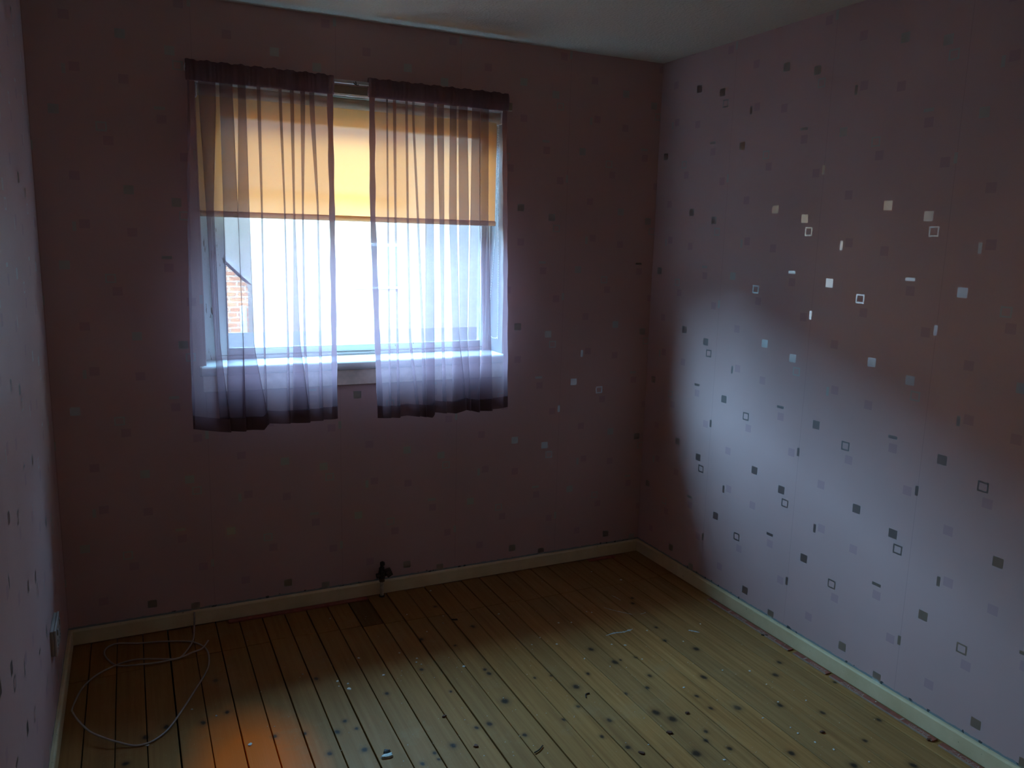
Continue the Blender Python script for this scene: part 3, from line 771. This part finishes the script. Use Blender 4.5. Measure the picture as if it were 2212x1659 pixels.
smear([(-.304, -.822), (-.290, -.835), (-.272, -.856)], .0065, 'short white paint smear on the boards close to the right skirting')
smear([(-.517, -.508), (-.49, -.55), (-.451, -.597), (-.438, -.612)], .0028, 'thin pale scratch of paint slanting behind the longest smear')
smear([(-.404, -.622), (-.388, -.622), (-.372, -.617)], .0022, 'short thin pale scratch just right of the slanting one')
smear([(-.420, -.419), (-.412, -.445), (-.409, -.477)], .0030, 'curled pale paint mark farthest back on the right boards')
CHIPS = [((-.801, -1.372), 13, 8, 'chip', 'large red-brown bark chip on the right foreground boards'),
 ((-.679, -1.305), 9, 6, 'chip', 'small red-brown chip lying beside the pair of knots'),
 ((-.947, -1.425), 13, 7, 'chip', 'red-brown chip near the bottom edge, centre right'),
 ((-.337, -1.570), 10, 6, 'chip', 'red-brown chip on the boards nearest the right gripper strip'),
 ((-1.444, -.999), 9, 5, 'chip', 'pale-edged brown chip lodged on the widest board gap'),
 ((-1.408, -1.188), 9, 8, 'chip', 'amber brown chip beside the widest board gap in the foreground'),
 ((-1.16, -.368), 14, 4, 'dark_chip', 'dark flat splinter on the boards well behind the middle'),
 ((-.045, -1.742), 10, 8, 'chip', 'dark red lump at the split end of the gripper strip'),
 ((-.042, -.985), 20, 6, 'dark_chip', 'dark splinter poking out from the far gripper strip')]
for i, ((x, y), rx, ry, m, lb) in enumerate(CHIPS):
    V_, F_ = blob(8, rx * .001, ry * .001, .005, 100 + i)
    o = obj('wood_chip', V_, F_, M[m]); o.location = (x, y, .0008 if x < -.05 else .002); o.rotation_euler = (0, 0, -.4 + .5 * math.sin(i * 2.1))
    tag(o, lb, 'wood chip', 'chips and splinters on the floor')
for i, (pts, lb) in enumerate(((((-.950, -1.090), (-.941, -1.072), (-.925, -1.070)), 'bent dark twig on the boards in the right foreground'),
                               (((-1.255, -1.292), (-1.235, -1.285), (-1.215, -1.270)), 'straight dark twig at the bottom edge left of centre'))):
    V_, F_ = tube(spline([(x, y, .0032) for x, y in pts], 5), .0022, 6)
    tag(obj('twig', V_, F_, M['dark_chip']), lb, 'twig', 'chips and splinters on the floor')
cr_ = tag(empty('plaster_crumb', (-1.676, -1.12, 0)), 'broken white plaster crumb with grey mortar on the foreground boards', 'plaster')
V_, F_ = blob(9, .021, .011, .008, 55); o = obj('plaster', V_, F_, M['crumb'], cr_); o.location = (0, -.008, .0006)
V_, F_ = blob(8, .011, .007, .011, 56); o = obj('mortar', V_, F_, M['crumb_dark'], cr_); o.location = (.003, .012, .0006)

# ------------------------------------------------------------------ outside: the window view, and houses added to block low sky
GZ = -2.75
tag(boxo('ground', (-60, 60, .29, 70, GZ - .3, GZ), M['ground']), 'gardens and paving below the window', kind='structure')
tag(boxo('trim_2', (-6, 4, .28, .68, 2.44, 2.56), M['white_out']), 'unseen eaves board added above the window to shade the blind', kind='structure')  # eaves added out of view to shade the top of the blind
def house(name, x0, x1, y0, y1, eaves, ridge, wall, label, axis='x', roof='slate', over=.3):
    r = tag(empty(name, ((x0 + x1) / 2, (y0 + y1) / 2, GZ)), label, 'house')
    def part(o): o.parent = r; o.matrix_parent_inverse = Matrix.Translation(-r.location); return o
    ym = (y0 + y1) / 2; xm = (x0 + x1) / 2
    if axis == 'x':
        V = [(x0, y0, GZ), (x1, y0, GZ), (x1, y1, GZ), (x0, y1, GZ), (x0, y0, eaves), (x1, y0, eaves), (x1, y1, eaves), (x0, y1, eaves), (x0, ym, ridge), (x1, ym, ridge)]
        F = [(0, 1, 5, 4), (2, 3, 7, 6), (1, 2, 6, 9, 5), (3, 0, 4, 8, 7)]
        a, b = (y0 - .3, eaves - .3 * (ridge - eaves) / (ym - y0)), (ym, ridge)
        R_ = [(x0 - .15, a[0], a[1] + .05), (x1 + .15, a[0], a[1] + .05), (x1 + .15, ym, ridge + .05), (x0 - .15, ym, ridge + .05), (x1 + .15, 2 * ym - a[0], a[1] + .05), (x0 - .15, 2 * ym - a[0], a[1] + .05)]
    else:
        V = [(x0, y0, GZ), (x1, y0, GZ), (x1, y1, GZ), (x0, y1, GZ), (x0, y0, eaves), (x1, y0, eaves), (x1, y1, eaves), (x0, y1, eaves), (xm, y0, ridge), (xm, y1, ridge)]
        F = [(0, 1, 5, 8, 4), (2, 3, 7, 9, 6), (1, 2, 6, 5), (3, 0, 4, 7)]
        dz = over * (ridge - eaves) / (xm - x0)
        R_ = [(x0 - over, y0 - .15, eaves - dz + .05), (x0 - over, y1 + .15, eaves - dz + .05), (xm, y1 + .15, ridge + .05), (xm, y0 - .15, ridge + .05), (x1 + over, y1 + .15, eaves - dz + .05), (x1 + over, y0 - .15, eaves - dz + .05)]
    part(obj('house_wall', V, F, wall))
    V2 = R_ + [(x, y, z + .08) for x, y, z in R_]
    F2 = [(0, 1, 2, 3), (3, 2, 4, 5), (6, 9, 8, 7), (9, 11, 10, 8), (0, 6, 7, 1), (5, 4, 10, 11), (1, 7, 8, 2), (2, 8, 10, 4), (0, 3, 9, 6), (3, 5, 11, 9)]
    part(obj('house_roof', V2, F2, M[roof]))
    return r, part
# brick house on the left, its gable end and downpipe just in view
r, part = house('brick_house', -9.0, -.75, 9.0, 15.0, .85, 4.9, M['brick'], 'red brick neighbouring house at the left edge of the window view', 'y', 'pantile', .06)
bm = bmesh.new(); cyl(bm, (-.83, 8.93, GZ), (-.83, 8.93, .55), .045, 12); part(bobj('downpipe', bm, M['white_out']))
# pale terrace straight across
r, part = house('terrace_house', -.97, 48, 16, 24, 2.9, 7.6, M['white_render'], 'white roughcast terrace facing the window across the gardens')
for x in (3.2, 6.6, 10.4, 13.8, 17.6, 21):
    for z in (-1.7, .9):
        bm = bmesh.new(); box(bm, x - .6, x + .6, 15.93, 16.0, z - .55, z + .55); f_ = part(bobj('window_frame', bm, M['white_out']))
        bm = bmesh.new(); box(bm, x - .53, x + .53, 15.915, 15.94, z - .48, z + .48); part(bobj('window_pane', bm, M['net']))
house('sky_block_house', -22, -11.5, 1.5, 10, 2.2, 5.2, M['render'], 'grey house added further along to the left to block the low sky', 'y')  # put in to raise the skyline against low western light
ext = tag(empty('flat_roofed_extension', (-1.4, 2.7, GZ)), 'flat felt-roofed extension just below the window', 'extension')
for nm, d, m in (('extension_wall', (-5, 1.25, .29, 5.0, GZ, .48), M['render']), ('felt_roof', (-5.1, 1.28, .29, 5.1, .48, .60), M['felt'])):
    bm = bmesh.new(); box(bm, *d, bev=.01); o = bobj(nm, bm, m); o.parent = ext; o.matrix_parent_inverse = Matrix.Translation(-ext.location)
house('terrace_house', -45, -1.3, 17, 26, 5.2, 8.6, M['render'], 'long grey terrace added behind the brick house to close the skyline')  # put in to close the skyline gap where low sky shone through
house('sky_block_wing', 1.3, 7.5, .29, 7.0, 4.4, 7.4, M['wing'], 'cream rendered wing added on the right of the window to block the sky', 'y')  # invented to block the eastern sky and keep the left wall dim
